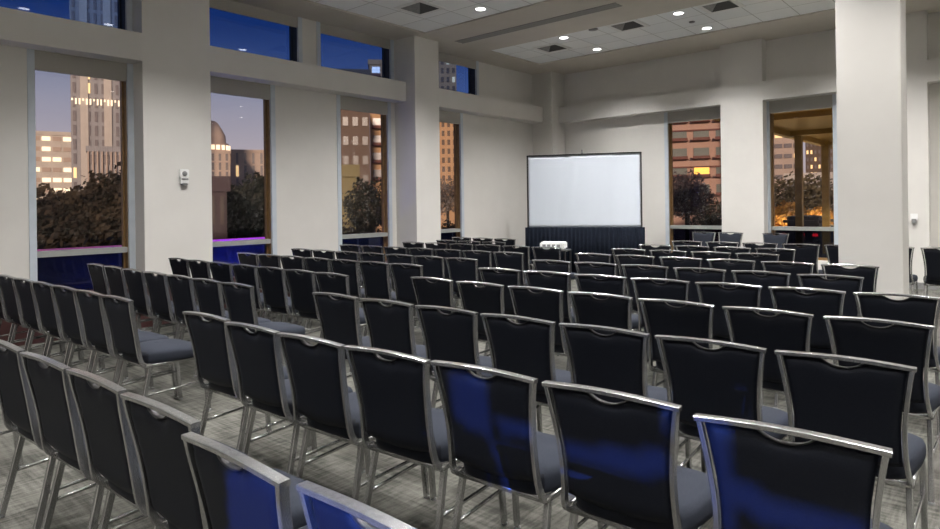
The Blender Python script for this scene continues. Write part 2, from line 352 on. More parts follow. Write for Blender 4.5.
# side profile of the stile: (half width, y, z); origin under the top rail, +y is the sitter's forward
ST = [(0.2225, 0.000, 0.853), (0.212, 0.010, 0.79), (0.200, 0.028, 0.70), (0.1925, 0.046, 0.60), (0.1945, 0.060, 0.50), (0.2005, 0.070, 0.445), (0.205, 0.090, 0.412), (0.206, 0.125, 0.402)]
def stile_at(z):
    for (w0, y0, z0), (w1, y1, z1) in zip(ST, ST[1:]):
        if z >= z1: t = (z0 - z) / (z0 - z1); return w0 + (w1 - w0) * t, y0 + (y1 - y0) * t
    return ST[-1][0], ST[-1][1]
def pad_mesh(front):
    """padded back panel with the hand-hold notch at its top"""
    nx, nz = 28, 14; bm = bmesh.new(); g = {}
    for f in (0, 1):
        for i in range(nx + 1):
            s = -1 + 2 * i / nx
            notch = 0.026 * max(0, 1 - (abs(s) / 0.34) ** 2.2) ** 0.8 if abs(s) < 0.34 else 0
            zt = 0.844 + 0.008 * (1 - s * s) - notch; zb = 0.474 - 0.020 * (1 - s * s)
            for j in range(nz + 1):
                t = j / nz; z = zb + (zt - zb) * t; w, y = stile_at(min(z, 0.853)); x = s * (w - 0.013)
                edge = min(1, (1 - abs(s)) / 0.12) ; ve = min(1, min(t, 1 - t) / 0.10); puff = (edge * ve) ** 0.5
                yy = y + (-0.0115 * puff if f == 0 else 0.008 + 0.022 * puff) - 0.010 * (1 - s * s) * (1 - t) * 0.0
                g[f, i, j] = bm.verts.new((x, yy, z))
    for f in (0, 1):
        for i in range(nx):
            for j in range(nz):
                q = (g[f, i, j], g[f, i + 1, j], g[f, i + 1, j + 1], g[f, i, j + 1]); bm.faces.new(q if f == 0 else q[::-1])
    rim = [(i, 0) for i in range(nx + 1)] + [(nx, j) for j in range(1, nz + 1)] + [(i, nz) for i in range(nx - 1, -1, -1)] + [(0, j) for j in range(nz - 1, 0, -1)]
    for a, c in zip(rim, rim[1:] + rim[:1]): bm.faces.new((g[0, a[0], a[1]], g[1, a[0], a[1]], g[1, c[0], c[1]], g[0, c[0], c[1]]))
    return bm
def back_frame_mesh():
    bm = bmesh.new()
    left = curve([(-w, y, z) for w, y, z in ST], 3); right = curve([(w, y, z) for w, y, z in ST], 3)
    sweep(bm, left, 0.0075, 0.0145, p=5); sweep(bm, right, 0.0075, 0.0145, p=5)
    top = [(-0.2345 + 0.469 * k / 12, -0.004 * math.sin(PI * k / 12), 0.853 + 0.010 * math.sin(PI * k / 12)) for k in range(13)]
    sweep(bm, top, 0.0150, 0.0075, side=(0, 1, 0), p=6)
    return bm
def seat_mesh():
    bm = bmesh.new(); N = 40; rings = []
    for sc, z in ((0.93, 0.406), (0.985, 0.412), (1.0, 0.436), (0.995, 0.464), (0.965, 0.480), (0.87, 0.491), (0.6, 0.497), (0.3, 0.499)):
        ring = []
        for k in range(N):
            a = 2 * PI * k / N; c, s = math.cos(a), math.sin(a); e = 2 / 5.0
            x = math.copysign(abs(c) ** e, c); y = math.copysign(abs(s) ** e, s)
            w = 0.226 + (0.006 if y > 0 else -0.026 * abs(y))
            ring.append(bm.verts.new((x * w * sc, 0.300 + y * 0.218 * sc, z - 0.010 * (1 if False else max(0, y)) * (1 if z > 0.45 else 0))))
        rings.append(ring)
    for a, b in zip(rings, rings[1:]):
        for k in range(N): bm.faces.new((a[k], a[(k + 1) % N], b[(k + 1) % N], b[k]))
    bm.faces.new(rings[0][::-1]); bm.faces.new(rings[-1])
    return bm
def seat_frame_mesh():
    bm = bmesh.new()
    for s in (-1, 1): sweep(bm, [(s * 0.206, 0.10, 0.401), (s * 0.207, 0.25, 0.400), (s * 0.208, 0.45, 0.400), (s * 0.208, 0.478, 0.398)], 0.0095, 0.0125)
    for y in (0.105, 0.455): sweep(bm, [(-0.205, y, 0.398), (0.205, y, 0.398)], 0.009, 0.011, side=(0, 1, 0))
    sweep(bm, [(-0.205, 0.28, 0.404), (0.205, 0.28, 0.404)], 0.012, 0.006, side=(0, 1, 0))
    return bm
def leg_mesh(s, front):
    bm = bmesh.new()
    if front: pts = curve([(s * 0.208, 0.462, 0.402), (s * 0.208, 0.490, 0.394), (s * 0.2085, 0.503, 0.370), (s * 0.211, 0.520, 0.20), (s * 0.213, 0.538, 0.012)], 4)
    else: pts = [(s * 0.196, 0.135, 0.398), (s * 0.203, 0.09, 0.20), (s * 0.209, 0.042, 0.012)]
    sweep(bm, pts, 0.0112, 0.0140, p=5)
    return bm
def foot_mesh(s, front):
    bm = bmesh.new(); x, y = (s * 0.2131, 0.539) if front else (s * 0.2093, 0.040)
    rg = lathe(bm, [(0.012, 0.0), (0.0145, 0.002), (0.0145, 0.012), (0.012, 0.015)], 10, x, y); bm.faces.new(rg[0][::-1]); bm.faces.new(rg[-1]); return bm
def stretcher_mesh(s):
    bm = bmesh.new(); sweep(bm, [(s * 0.203, 0.088, 0.205), (s * 0.2105, 0.517, 0.225)], 0.006, 0.0075); return bm
def handle_mesh():
    bm = bmesh.new(); pts = []
    for k in range(13):
        s = -0.33 + 0.66 * k / 12; zt = 0.844 + 0.008 - 0.026 * max(0, 1 - (abs(s) / 0.34) ** 2.2) ** 0.8
        pts.append((s * 0.205, 0.005, zt + 0.001))
    sweep(bm, pts, 0.010, 0.0022, side=(0, 1, 0), n=8); return bm
CM = {}
for s in (-1, 1):
    for f in (0, 1): CM['leg', s, f] = bm_mesh(leg_mesh(s, f), 'leg', True); CM['foot', s, f] = bm_mesh(foot_mesh(s, f), 'foot_cap', True)
    CM['st', s] = bm_mesh(stretcher_mesh(s), 'stretcher', True)
CM['back'] = bm_mesh(pad_mesh(0), 'backrest', True); CM['frame'] = bm_mesh(back_frame_mesh(), 'back_frame', True); CM['seat'] = bm_mesh(seat_mesh(), 'seat', True)
CM['seat'].materials.append(M['seat']); CM['seat'].materials.append(M['back'])
for p in CM['seat'].polygons:
    if p.center.y < 0.125 and p.center.z < 0.489: p.material_index = 1
CM['sf'] = bm_mesh(seat_frame_mesh(), 'seat_frame', True); CM['handle'] = bm_mesh(handle_mesh(), 'hand_hold', True)
# backrest: shade-darkened slate fabric on the sitter's side, black shell on the rear
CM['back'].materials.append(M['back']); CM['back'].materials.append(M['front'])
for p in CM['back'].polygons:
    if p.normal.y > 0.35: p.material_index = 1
def make_chair():
    r = empty('banquet_chair'); r.scale = (1, 1, 1.006)
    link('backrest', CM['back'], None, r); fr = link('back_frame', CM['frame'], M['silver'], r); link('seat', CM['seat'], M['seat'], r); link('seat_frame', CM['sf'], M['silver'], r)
    link('hand_hold', CM['handle'], M['plastic'], r)
    for s in (-1, 1):
        link('stretcher', CM['st', s], M['silver'], r)
        for f in (0, 1):
            l = link('leg', CM['leg', s, f], M['silver'], r); link('foot_cap', CM['foot', s, f], M['grey'], l)
    return r
PROTO = make_chair(); used = [False]
def copy_tree(o, parent=None):
    c = o.copy(); COL.objects.link(c); c.parent = parent
    for ch in o.children: copy_tree(ch, c)
    return c
def place_chair(x, y, ang, label, group):
    if not used[0]: o = PROTO; used[0] = True
    else: o = copy_tree(PROTO)
    o.location = (x, y, 0); o.rotation_euler = (0, 0, math.radians(ang)); tag(o, label, 'chair', group); return o
ORD = ['nearest', 'second', 'third', 'fourth', 'fifth', 'sixth', 'seventh', 'eighth', 'ninth', 'tenth']
ORL = ['leftmost', 'second', 'third', 'fourth', 'fifth', 'sixth', 'seventh']
def chair_label(blk, row, i, n, look='black banquet chair with silver frame'):
    pos = 'leftmost chair' if i == 0 else ('%s from left' % ORL[i] if i < n - 1 else 'rightmost chair')
    rw = '%s row' % ORD[row]
    return '%s, %s, %s of the %s block' % (look, pos, rw, blk)
LOOK = {}
def row_line(blk, row, x0, y0, sp, ang, n):
    a = math.radians(ang)
    for i in range(n):
        place_chair(x0 + sp * i * math.cos(a), y0 + sp * i * math.sin(a), ang, chair_label(blk, row, i, n), 'chairs in the %s seating block' % blk)
def row_pts(blk, row, pts, looks={}):
    for i, (x, y, a) in enumerate(pts): place_chair(x, y, a, chair_label(blk, row, i, len(pts), looks.get(i, 'black banquet chair with silver frame')), 'chairs in the %s seating block' % blk)
BL = 'blue-lit black banquet chair'
row_pts('right', 0, [(-3.51, 0.79, 3), (-2.998, 0.811, 3), (-2.516, 0.835, 1.5), (-2.008, 0.84, 1.5), (-1.475, 0.79, 0), (-0.97, 0.81, 0)], {4: BL, 5: BL})
row_pts('right', 1, [(-3.489, 1.728, 2.1), (-2.97, 1.707, 1.5), (-2.479, 1.717, 2.1), (-1.995, 1.748, 4.0), (-1.512, 1.787, 3.3), (-1.01, 1.813, 3.0), (-0.483, 1.804, 4.5)], {4: BL, 5: BL, 6: BL})
for k, q in enumerate([[-3.561, 2.674, 0.5044, 1.61, 7], [-3.687, 3.739, 0.5201, -0.4, 7], [-3.697, 4.646, 0.5131, 2.64, 7], [-3.778, 5.627, 0.5184, 1.87, 6], [-3.87, 6.646, 0.5276, 1.48, 6], [-3.871, 7.54, 0.5196, 2.73, 4], [-3.937, 8.465, 0.5211, 2.02, 4], [-3.916, 9.515, 0.5266, 1.6, 7]]):
    row_line('right', k + 2, *q)
place_chair(-4.52, 0.50, 3, 'slate blue chair seat peeking in at the left edge of the photo', 'chairs in the left seating block')
for k, q in enumerate([[-7.587, 1.61, 0.4834, 1.7, 7], [-7.694, 2.58, 0.5006, -0.03, 7], [-7.661, 3.468, 0.4948, 0.37, 7], [-7.721, 4.4, 0.4899, 1.55, 7], [-7.768, 5.264, 0.4981, 1.15, 7], [-7.87, 6.204, 0.5015, 1.71, 7], [-7.545, 7.232, 0.5119, 1.7, 6], [-7.428, 7.908, 0.517, -0.35, 3], [-7.831, 8.737, 0.5191, -2.22, 3]]):
    row_line('left', k + 1, *q)
place_chair(-4.27, 12.47, 180, 'slate blue banquet chair facing the room against the back wall column, left one', 'chairs against the back wall')
place_chair(-3.46, 12.47, 176, 'slate blue banquet chair facing the room at the left of the amber window', 'chairs against the back wall')
place_chair(-4.77, 12.44, 178, 'dark banquet chair against the window that shows the pink building', 'chairs against the back wall')

# ------------------------------------------------------------------ projection screen
Z0S, Z1S = 0.965, 2.45
r = empty('projection_screen', (-6.80, 11.32, 0), math.radians(25)); tag(r, 'wide white projection screen in a black frame with pleated black skirt in the corner', 'projection screen')
b = bmesh.new(); nx, nz = 60, 20; g = {}
for i in range(nx + 1):
    for j in range(nz + 1):
        x = -1.13 + 2.26 * i / nx; t = j / nz; ridge = x + 0.42 + 0.22 * (t - 0.5) * -1
        dy = 0.010 * math.exp(-(ridge / 0.07) ** 2) - 0.008 * math.exp(-((ridge - 0.17) / 0.06) ** 2); dy *= 0.35 + 0.65 * t
        g[i, j] = b.verts.new((x, dy, Z0S + (Z1S - Z0S) * t))
for i in range(nx):
    for j in range(nz): b.faces.new((g[i, j], g[i + 1, j], g[i + 1, j + 1], g[i, j + 1]))
so = part('screen_surface', b, M['screen'], r, True); sm = so.modifiers.new('thickness', 'SOLIDIFY'); sm.thickness = 0.004
b = bmesh.new()
for x0, x1, z0, z1 in ((-1.158, -1.128, 0.93, 2.47), (1.128, 1.158, 0.93, 2.47), (-1.158, 1.158, 2.447, 2.472), (-1.158, 1.158, 0.93, 0.965)): box(b, x0, x1, -0.02, 0.02, z0, z1, 0.004)
part('frame', b, M['dark'], r)
b = bmesh.new(); sweep(b, [(-0.02, 0.06, 0.05), (-0.02, 0.06, 2.55)], 0.012, 0.012); box(b, -0.045, 0.005, 0.02, 0.08, 2.47, 2.50, 0.004); box(b, -0.032, -0.008, 0.045, 0.075, 2.53, 2.56, 0.005); part('support_pole', b, M['grey'], r)
for s in (-1, 1):
    b = bmesh.new(); sweep(b, [(s * 1.145, -0.30, 0.015), (s * 1.145, 0.30, 0.015)], 0.02, 0.012); sweep(b, [(s * 1.145, 0.0, 0.015), (s * 1.145, 0.0, 0.95)], 0.018, 0.018); part('leg', b, M['dark'], r)
b = bmesh.new(); N = 240; top = []; bot = []
for i in range(N + 1):
    x = -1.20 + 2.40 * i / N; ph = x * 2 * PI / 0.085 + 0.8 * math.sin(x * 5)
    top.append(b.verts.new((x, -0.035 + 0.006 * math.sin(ph), 0.975))); bot.append(b.verts.new((x * 1.005, -0.045 + 0.026 * math.sin(ph + 0.4 * math.sin(x * 9)), 0.02)))
for i in range(N): b.faces.new((top[i], bot[i], bot[i + 1], top[i + 1]))
so = part('skirt', b, M['skirt'], r, True); sm = so.modifiers.new('thickness', 'SOLIDIFY'); sm.thickness = 0.003

# ------------------------------------------------------------------ projector on its cart
cx, cy = -5.445, 8.18
ct = empty('projector_cart', (cx, cy, 0), math.radians(20)); tag(ct, 'black projector cart in the aisle, hidden behind the chair row beneath the white projector', 'cart')
part('shelf', boxes((-0.23, 0.23, -0.20, 0.20, 0.745, 0.765), (-0.23, 0.23, -0.20, 0.20, 0.30, 0.32), bev=0.004), M['plastic'], ct)
for sx in (-1, 1):
    for sy in (-1, 1): part('leg', boxes((sx * 0.215 - 0.012, sx * 0.215 + 0.012, sy * 0.185 - 0.012, sy * 0.185 + 0.012, 0.0, 0.75)), M['plastic'], ct)
pj = empty('projector', (cx, cy, 0.765), math.radians(20)); pj.scale = (0.92, 0.92, 1.0); tag(pj, 'white boxy video projector with grey vents standing behind a chair in the aisle', 'projector')
b = bmesh.new(); box(b, -0.20, 0.20, -0.14, 0.14, 0.012, 0.118, 0.016); part('case', b, M['white'], pj)
for k in range(4):
    part('vent', boxes((-0.155 + 0.08 * k, -0.10 + 0.08 * k, -0.1425, -0.138, 0.035, 0.085), bev=0.001), M['grey'], pj)
part('side_vent', boxes((-0.2025, -0.198, -0.10, 0.09, 0.035, 0.085)), M['grey'], pj)
for sx in (-1, 1): part('foot', boxes((sx * 0.16 - 0.012, sx * 0.16 + 0.012, -0.11, -0.086, 0, 0.013)), M['plastic'], pj)
b = bmesh.new(); rg = lathe(b, [(0.045, 0), (0.045, 0.02), (0.03, 0.024)]); b.faces.new(rg[-1]); o = part('lens', b, M['plastic'], pj, True); o.rotation_euler = (-PI / 2, 0, 0); o.location = (0.08, 0.135, 0.065)

# blue pattern lamp behind the camera, throwing slotted blue light on the nearest chair backs
LP = Vector((-0.35, -2.4, 1.75))
wr = empty('pattern_lamp', LP); tag(wr, 'blue pattern lamp on a stand behind the viewer, outside the view', 'lamp')
part('stand', boxes((-0.015, 0.015, -0.08, -0.05, -1.75, -0.02), (-0.25, 0.25, -0.085, -0.045, -1.75, -1.73), (-0.02, 0.02, -0.31, 0.19, -1.75, -1.73)), M['dark'], wr)
TG = [[(-0.0948, -0.066), (-0.0808, -0.066), (-0.081, -0.0822), (-0.0929, -0.0789)], [(-0.079, -0.0745), (-0.0675, -0.0749), (-0.0676, -0.0788), (-0.0786, -0.0798)], [(-0.0608, -0.0765), (-0.0547, -0.0765), (-0.044, -0.0752), (-0.0343, -0.0731), (-0.0341, -0.079), (-0.0432, -0.0804), (-0.0528, -0.0801), (-0.0602, -0.0802)], [(-0.0331, -0.0622), (-0.0318, -0.0624), (-0.0317, -0.073), (-0.0328, -0.0733)], [(-0.0271, -0.0638), (-0.0204, -0.0639), (-0.0203, -0.0852), (-0.023, -0.0861), (-0.0248, -0.0783), (-0.0262, -0.0694)], [(-0.0189, -0.0742), (-0.0125, -0.0764), (-0.0047, -0.0773), (0.0036, -0.0764), (0.0033, -0.0798), (-0.0105, -0.083), (-0.019, -0.0805)], [(-0.0953, -0.094), (-0.0825, -0.0972), (-0.0663, -0.0981), (-0.0664, -0.1019), (-0.0961, -0.1032)], [(-0.0608, -0.0936), (-0.049, -0.0945), (-0.0362, -0.0936), (-0.0363, -0.1003), (-0.0604, -0.1018)], [(-0.1065, -0.0856), (-0.0874, -0.0844), (-0.0838, -0.0989), (-0.1124, -0.109)], [(-0.0816, -0.0825), (-0.046, -0.0815), (-0.0409, -0.0904), (-0.0768, -0.1045)]]
def inside(x, z, pg):
    c = False
    for (x0, z0), (x1, z1) in zip(pg, pg[1:] + pg[:1]):
        if (z0 > z) != (z1 > z) and x < (x1 - x0) * (z - z0) / (z1 - z0) + x0: c = not c
    return c
bm = bmesh.new(); NX, NZ = 130, 90; X0, X1, Z0, Z1, yp = -0.170, 0.060, -0.185, -0.02, 0.30
vv = {}
def gv(i, k):
    if (i, k) not in vv: vv[i, k] = bm.verts.new((X0 + (X1 - X0) * i / NX, yp, Z0 + (Z1 - Z0) * k / NZ))
    return vv[i, k]
for i in range(NX):
    for k in range(NZ):
        lx, lz = X0 + (X1 - X0) * (i + 0.5) / NX, Z0 + (Z1 - Z0) * (k + 0.5) / NZ
        if any(inside(lx, lz, pg) for pg in TG): continue
        bm.faces.new((gv(i, k), gv(i + 1, k), gv(i + 1, k + 1), gv(i, k + 1)))
part('pattern_plate', bm, M['dark'], wr)
part('housing', boxes((X0 - 0.01, X0, -0.05, yp, Z0, 0.03), (X1, X1 + 0.01, -0.05, yp, Z0, 0.03), (X0 - 0.01, X1 + 0.01, -0.05, yp, 0.03, 0.04), (X0, X1, yp - 0.005, yp, Z1, 0.03), (X0 - 0.01, X1 + 0.01, -0.05, yp, Z0 - 0.01, Z0), (X0 - 0.01, X1 + 0.01, -0.06, -0.05, Z0, 0.03)), M['dark'], wr)
ld = bpy.data.lights.new('blue_beam', 'SPOT'); ld.energy = 2900; ld.color = (0.07, 0.19, 1.0); ld.spot_size = math.radians(60); ld.spot_blend = 0.1; ld.shadow_soft_size = 0.002
lo = bpy.data.objects.new('blue_beam', ld); COL.objects.link(lo); lo.parent = wr; lo.rotation_euler = Vector((-0.055, 0.30, -0.10)).to_track_quat('-Z', 'Y').to_euler()

# ------------------------------------------------------------------ outside: terrace with coloured light strips
struct('trim_20', boxes((-12.6, XW - T, YF, 15.0, -0.4, -0.1), (XW - T, 8, YW + T, 15.0, -0.4, -0.1), (-7.5, 6, 15.0, 30.5, -0.75, -0.45)), noise_mat('terrace_paving', (0.10, 0.10, 0.11), (0.14, 0.14, 0.15), 4, 0.8))
parapet = noise_mat('parapet_concrete', (0.20, 0.20, 0.21), (0.26, 0.26, 0.27), 5, 0.8)
tag(link('parapet_wall', bm_mesh(boxes((-10.75, -10.45, -2, 14.6, -0.1, 0.88)), 'parapet_wall'), parapet), 'low concrete parapet outside the left windows under the purple light strip', 'wall')
purple = emis('purple_light_strip', (0.70, 0.10, 0.75), 0.55); purple_b = emis('pink_light_strip', (0.60, 0.16, 0.42), 0.3)
o = link('light_strip', bm_mesh(boxes((-10.50, -10.46, 4.4, 6.4, 0.88, 0.925), bev=0.004), 'light_strip'), purple); tag(o, 'glowing purple light strip on the parapet outside the second left window', 'light strip', 'parapet light strips')
o = link('light_strip', bm_mesh(boxes((-10.50, -10.46, 2.3, 4.0, 0.88, 0.915), bev=0.004), 'light_strip'), purple_b); tag(o, 'dim pink light strip on the parapet outside the nearest left window', 'light strip', 'parapet light strips')
def lamp_fixture(x, y, z, col, w, label):
    r = empty('floor_uplight', (x, y, -0.1)); tag(r, label, 'lamp', 'blue terrace uplights')
    b = bmesh.new(); rg = lathe(b, [(0.10, 0), (0.10, 0.10), (0.08, 0.12)], 16); b.faces.new(rg[0][::-1]); part('housing', b, M['dark'], r)
    b = bmesh.new(); rg = lathe(b, [(0.08, 0.11), (0.01, 0.112)], 16); b.faces.new(rg[-1]); part('lens', b, emis('blue_lens', col, 2), r)
    ld = bpy.data.lights.new('blue_glow', 'POINT'); ld.energy = w; ld.color = col; ld.shadow_soft_size = 0.08; lo = bpy.data.objects.new('blue_glow', ld); COL.objects.link(lo); lo.parent = r; lo.location = (0, 0, 0.2)
lamp_fixture(-9.9, 5.7, 0, (0.05, 0.07, 1.0), 60, 'blue uplight on the terrace below the second left window')
lamp_fixture(-9.9, 3.9, 0, (0.05, 0.10, 1.0), 10, 'blue uplight on the terrace right of the nearest left window')
lamp_fixture(-9.9, 9.0, 0, (0.20, 0.35, 0.9), 10, 'pale blue uplight on the terrace outside the third left window')

# ------------------------------------------------------------------ outside: city
g = tag(link('ground', bm_mesh(boxes((-300, 300, -100, 400, -6.2, -6)), 'ground'), noise_mat('dark_ground', (0.03, 0.03, 0.03), (0.05, 0.05, 0.045), 0.1, 0.9)), 'dark street ground below the trees', 'ground', kind='structure'); g.name = 'trim_21'
def fac(name, c): return noise_mat(name, tuple(q * 0.9 for q in c), c, 0.6, 0.8)
FM = dict(peach=fac('peach_stone', (0.60, 0.46, 0.37)), glassy=fac('grey_glass_tower', (0.40, 0.38, 0.38)), white=fac('pale_concrete', (0.68, 0.60, 0.52)), pink=fac('pink_brick', (0.58, 0.36, 0.27)), brown=fac('brown_brick', (0.17, 0.115, 0.085)), browin=noise_mat('dark_brown_glass', (0.08, 0.06, 0.05), (0.11, 0.08, 0.065), 0.5, 0.3), dusk=fac('dusky_plaster', (0.085, 0.055, 0.06)),
          tan=fac('tan_stone', (0.27, 0.22, 0.10)), amber=fac('amber_stone', (0.60, 0.36, 0.19)), dimg=noise_mat('dim_window_glass', (0.22, 0.19, 0.19), (0.28, 0.24, 0.23), 0.5, 0.25), rail=fac('balcony_rail', (0.22, 0.09, 0.07)), greywin=noise_mat('grey_green_glass', (0.20, 0.21, 0.18), (0.25, 0.26, 0.22), 0.5, 0.3))
LIT = emis('warm_lit_window', (1.0, 0.72, 0.36), 1.1); LITY = emis('yellow_lit_window', (1.0, 0.55, 0.10), 1.5); LITW = emis('white_lit_window', (1.0, 0.86, 0.62), 1.3)
def az(px_):      # azimuth (left of +y) through an image column
    return math.radians(41.06) + math.atan((470 - px_) / 638.67)
def building(p0, p1, dist, ztop, mat, label, floors=8, cols=5, depth=12, lit=0.2, zwin0=-4, wm=None, litm=None, fh=None, ww=0.6, hh=0.5, bal=False, extra=None):
    """a block whose face spans the directions p0..p1 at distance dist and looks at the room"""
    am = az((p0 + p1) / 2); c = Vector((-math.sin(am), math.cos(am), 0)) * dist
    w = 2 * dist * math.tan(abs(az(p0) - az(p1)) / 2); zb = -6.0
    r = empty('building', (c.x, c.y, zb), am); tag(r, label, 'building')
    b = boxes((-w / 2, w / 2, 0, depth, 0, ztop - zb), (-w / 2 - 0.15, w / 2 + 0.15, -0.15, depth, ztop - zb - 0.5, ztop - zb + 0.1)); part('wall', b, mat, r)
    fh = fh or (ztop - zwin0) / floors; cw = w / cols
    meshes = {}
    for L, mt in ((0, wm or M['dark']), (1, litm or LIT)):
        bm = bmesh.new(); box(bm, -cw * ww / 2, cw * ww / 2, -0.12, 0.05, -fh * hh / 2, fh * hh / 2); meshes[L] = bm_mesh(bm, 'window'); meshes[L].materials.append(mt)
    if bal:
        bm = bmesh.new(); box(bm, -cw * ww * 0.6, cw * ww * 0.6, -0.9, 0.05, -fh * 0.34, -fh * 0.31); box(bm, -cw * ww * 0.55, cw * ww * 0.55, -0.9, -0.84, -fh * 0.34, -fh * 0.17)
        balm = bm_mesh(bm, 'balcony'); balm.materials.append(FM['rail'])
    z = ztop - zb - fh * 0.65
    rnd = random.Random(int(p0 * 7 + dist))
    k = 0
    while z > zwin0 - zb and k < 24:
        for i in range(cols):
            L = 1 if rnd.random() < lit else 0
            link('window', meshes[L], None, r, (-w / 2 + cw * (i + 0.5), 0, z))
            if bal: link('balcony', balm, None, r, (-w / 2 + cw * (i + 0.5), 0, z))
        z -= fh; k += 1
    if extra: extra(r, w, ztop - zb, fh)
    return r
# nearest left window
building(20, 74, 125, 14.2, FM['white'], 'pale office block with lit windows left of the glass tower, seen through the nearest window', floors=9, cols=5, lit=0.45, wm=FM['peach'], litm=LITW, zwin0=-1, hh=0.4, ww=0.8)
def crown(r, w, H_, fh):
    b = bmesh.new()
    for k in range(22): box(b, -w / 2 + k * w / 22 + 0.1, -w / 2 + (k + 0.7) * w / 22, -0.35, -0.26, 21.5 + 0.5 * (k % 3 == 0), 22.3)
    part('lit_band', b, LITW, r)
    b = bmesh.new()
    for k in range(3): box(b, -w / 2 + w * (0.12 + 0.30 * k), -w / 2 + w * (0.22 + 0.30 * k), -0.25, 0.0, 9, H_)
    part('pilaster', b, FM['white'], r)
building(73, 150, 100, 38, FM['glassy'], 'tall grey glass tower with a lit band, seen through the nearest window', fh=1.9, cols=11, lit=0.06, wm=FM['dimg'], zwin0=2, ww=0.42, hh=0.72, extra=crown)
def fins(r, w, H_, fh):
    b = bmesh.new(); n_ = 16
    for k in range(n_): box(b, -w / 2 + k * w / n_, -w / 2 + (k + 0.35) * w / n_, -0.3, 0.0, 1, H_ - 0.5)
    part('fins', b, FM['peach'], r)
building(89, 160, 80, 8.2, FM['glassy'], 'low striped podium building in front of the glass tower', floors=3, cols=6, lit=0.05, wm=FM['dimg'], zwin0=2, extra=fins)
# second left window
def dome(r, w, H_, fh):
    b = bmesh.new(); prof = [(w * 0.48, H_ - 0.2), (w * 0.47, H_ + 1.6), (w * 0.40, H_ + 1.7), (w * 0.38, H_ + 3.2), (w * 0.28, H_ + 4.4), (w * 0.16, H_ + 5.6), (w * 0.07, H_ + 6.0), (w * 0.01, H_ + 6.1)]
    lathe(b, prof, 28, 0, w * 0.5); part('dome', b, FM['peach'], r, True)
    b = bmesh.new()
    for k in range(9):
        a = -PI * (0.08 + 0.84 * k / 8); x, y = w * 0.475 * math.cos(a), w * 0.5 + w * 0.475 * math.sin(a); box(b, x - 0.35, x + 0.35, y - 0.12, y + 0.1, H_ + 0.3, H_ + 1.2)
    part('lit_band', b, LITW, r)
building(196, 231, 130, 12.2, FM['peach'], 'peach stone building with a lit stepped dome, seen through the second left window', floors=7, cols=5, lit=0.1, wm=FM['dimg'], zwin0=0, ww=0.35, hh=0.8, extra=dome)
building(226, 290, 160, 15.0, FM['peach'], 'wide peach stone building right of the domed one', floors=5, cols=8, lit=0.05, wm=FM['dimg'], zwin0=0, ww=0.3, hh=0.85)
building(190, 227, 27, 2.6, FM['dusk'], 'dim brown low building behind the terrace outside the second left window', floors=4, cols=4, lit=0.0, wm=FM['browin'], zwin0=-5, ww=0.4, hh=0.6)
# third left window
building(322, 371, 60, 14, FM['brown'], 'dark brown brick building filling the third left window', floors=7, cols=5, lit=0.03, wm=FM['browin'], zwin0=1.5, ww=0.55, hh=0.45)
building(371, 398, 78, 19, FM['amber'], 'amber lit building edge at the right of the third left window', floors=7, cols=2, lit=0.0, wm=FM['dimg'], zwin0=4.5, ww=0.6, hh=0.55, bal=True)
building(330, 357, 32, 3.4, FM['tan'], 'low tan wall block outside the third left window', floors=1, cols=1, lit=0, wm=FM['tan'], zwin0=3)
# fourth left window
building(430, 458, 200, 48, FM['amber'], 'amber lit stone building with grid of windows in the fourth left window', fh=2.8, cols=5, lit=0.05, wm=FM['brown'], zwin0=8, ww=0.5, hh=0.6)
# pink building
def onelit(r, w, H_, fh):
    b = boxes((w * 0.125 - 1.05, w * 0.125 + 1.05, -0.16, -0.1, 11.9 - 0.72, 11.9 + 0.72)); part('window', b, LITY, r)
    for k in range(6):
        part('string_course', boxes((-w / 2, w / 2, -0.3, 0, H_ - 1.2 - fh * k * 2, H_ - 1.0 - fh * k * 2)), FM['rail'], r)
building(647, 735, 100, 18.46, FM['pink'], 'pink brick apartment building with balconies and one yellow lit window', fh=2.7, cols=4, lit=0.0, wm=FM['greywin'], zwin0=-0.5, ww=0.7, hh=0.56, bal=True, extra=onelit)
# amber window view
building(765, 803, 90, 17, FM['peach'], 'pale terraced apartment block at the left of the amber back window', floors=10, cols=4, lit=0.25, wm=FM['dimg'], zwin0=4, ww=0.8, hh=0.4)
building(806, 834, 110, 15, FM['brown'], 'dark office tower with lit windows in the amber back window', floors=9, cols=7, lit=0.3, wm=FM['dimg'], zwin0=5, ww=0.5, hh=0.5)
building(785, 850, 70, 4.0, FM['white'], 'low pale flat building behind the orange lit trees', floors=2, cols=6, lit=0.02, wm=FM['dimg'], zwin0=2.5)

# canopy outside the right back window: golden wooden soffit with beams and posts
gold = noise_mat('golden_wood_soffit', (0.27, 0.18, 0.05), (0.38, 0.26, 0.08), 3, 0.55, stretch=(0.6, 6, 1))
r = empty('canopy', (-3.0, 14.9, -0.45)); tag(r, 'golden wood canopy outside the amber back window', 'canopy')
part('soffit', boxes((-2.45, 6.0, -1.7, 15.2, 4.0, 4.2)), gold, r)
part('beam', boxes((-2.45, 6.0, 1.6, 1.9, 3.86, 4.0), (-2.45, 6.0, 6.0, 6.3, 3.86, 4.0), (-2.45, 6.0, 11.0, 11.3, 3.86, 4.0), (-2.55, -2.35, -1.7, 15.2, 3.84, 4.2)), gold, r)
for x, y, w_ in ((-5.20, 21.2, 0.095), (-5.36, 25.4, 0.11)): part('post', boxes((x + 3.0 - w_, x + 3.0 + w_, y - 14.9 - w_, y - 14.9 + w_, 0, 4.0)), gold, r)
part('lamp', boxes((-1.05, -0.85, 0.5, 0.65, 3.97, 4.0)), LITW, r)
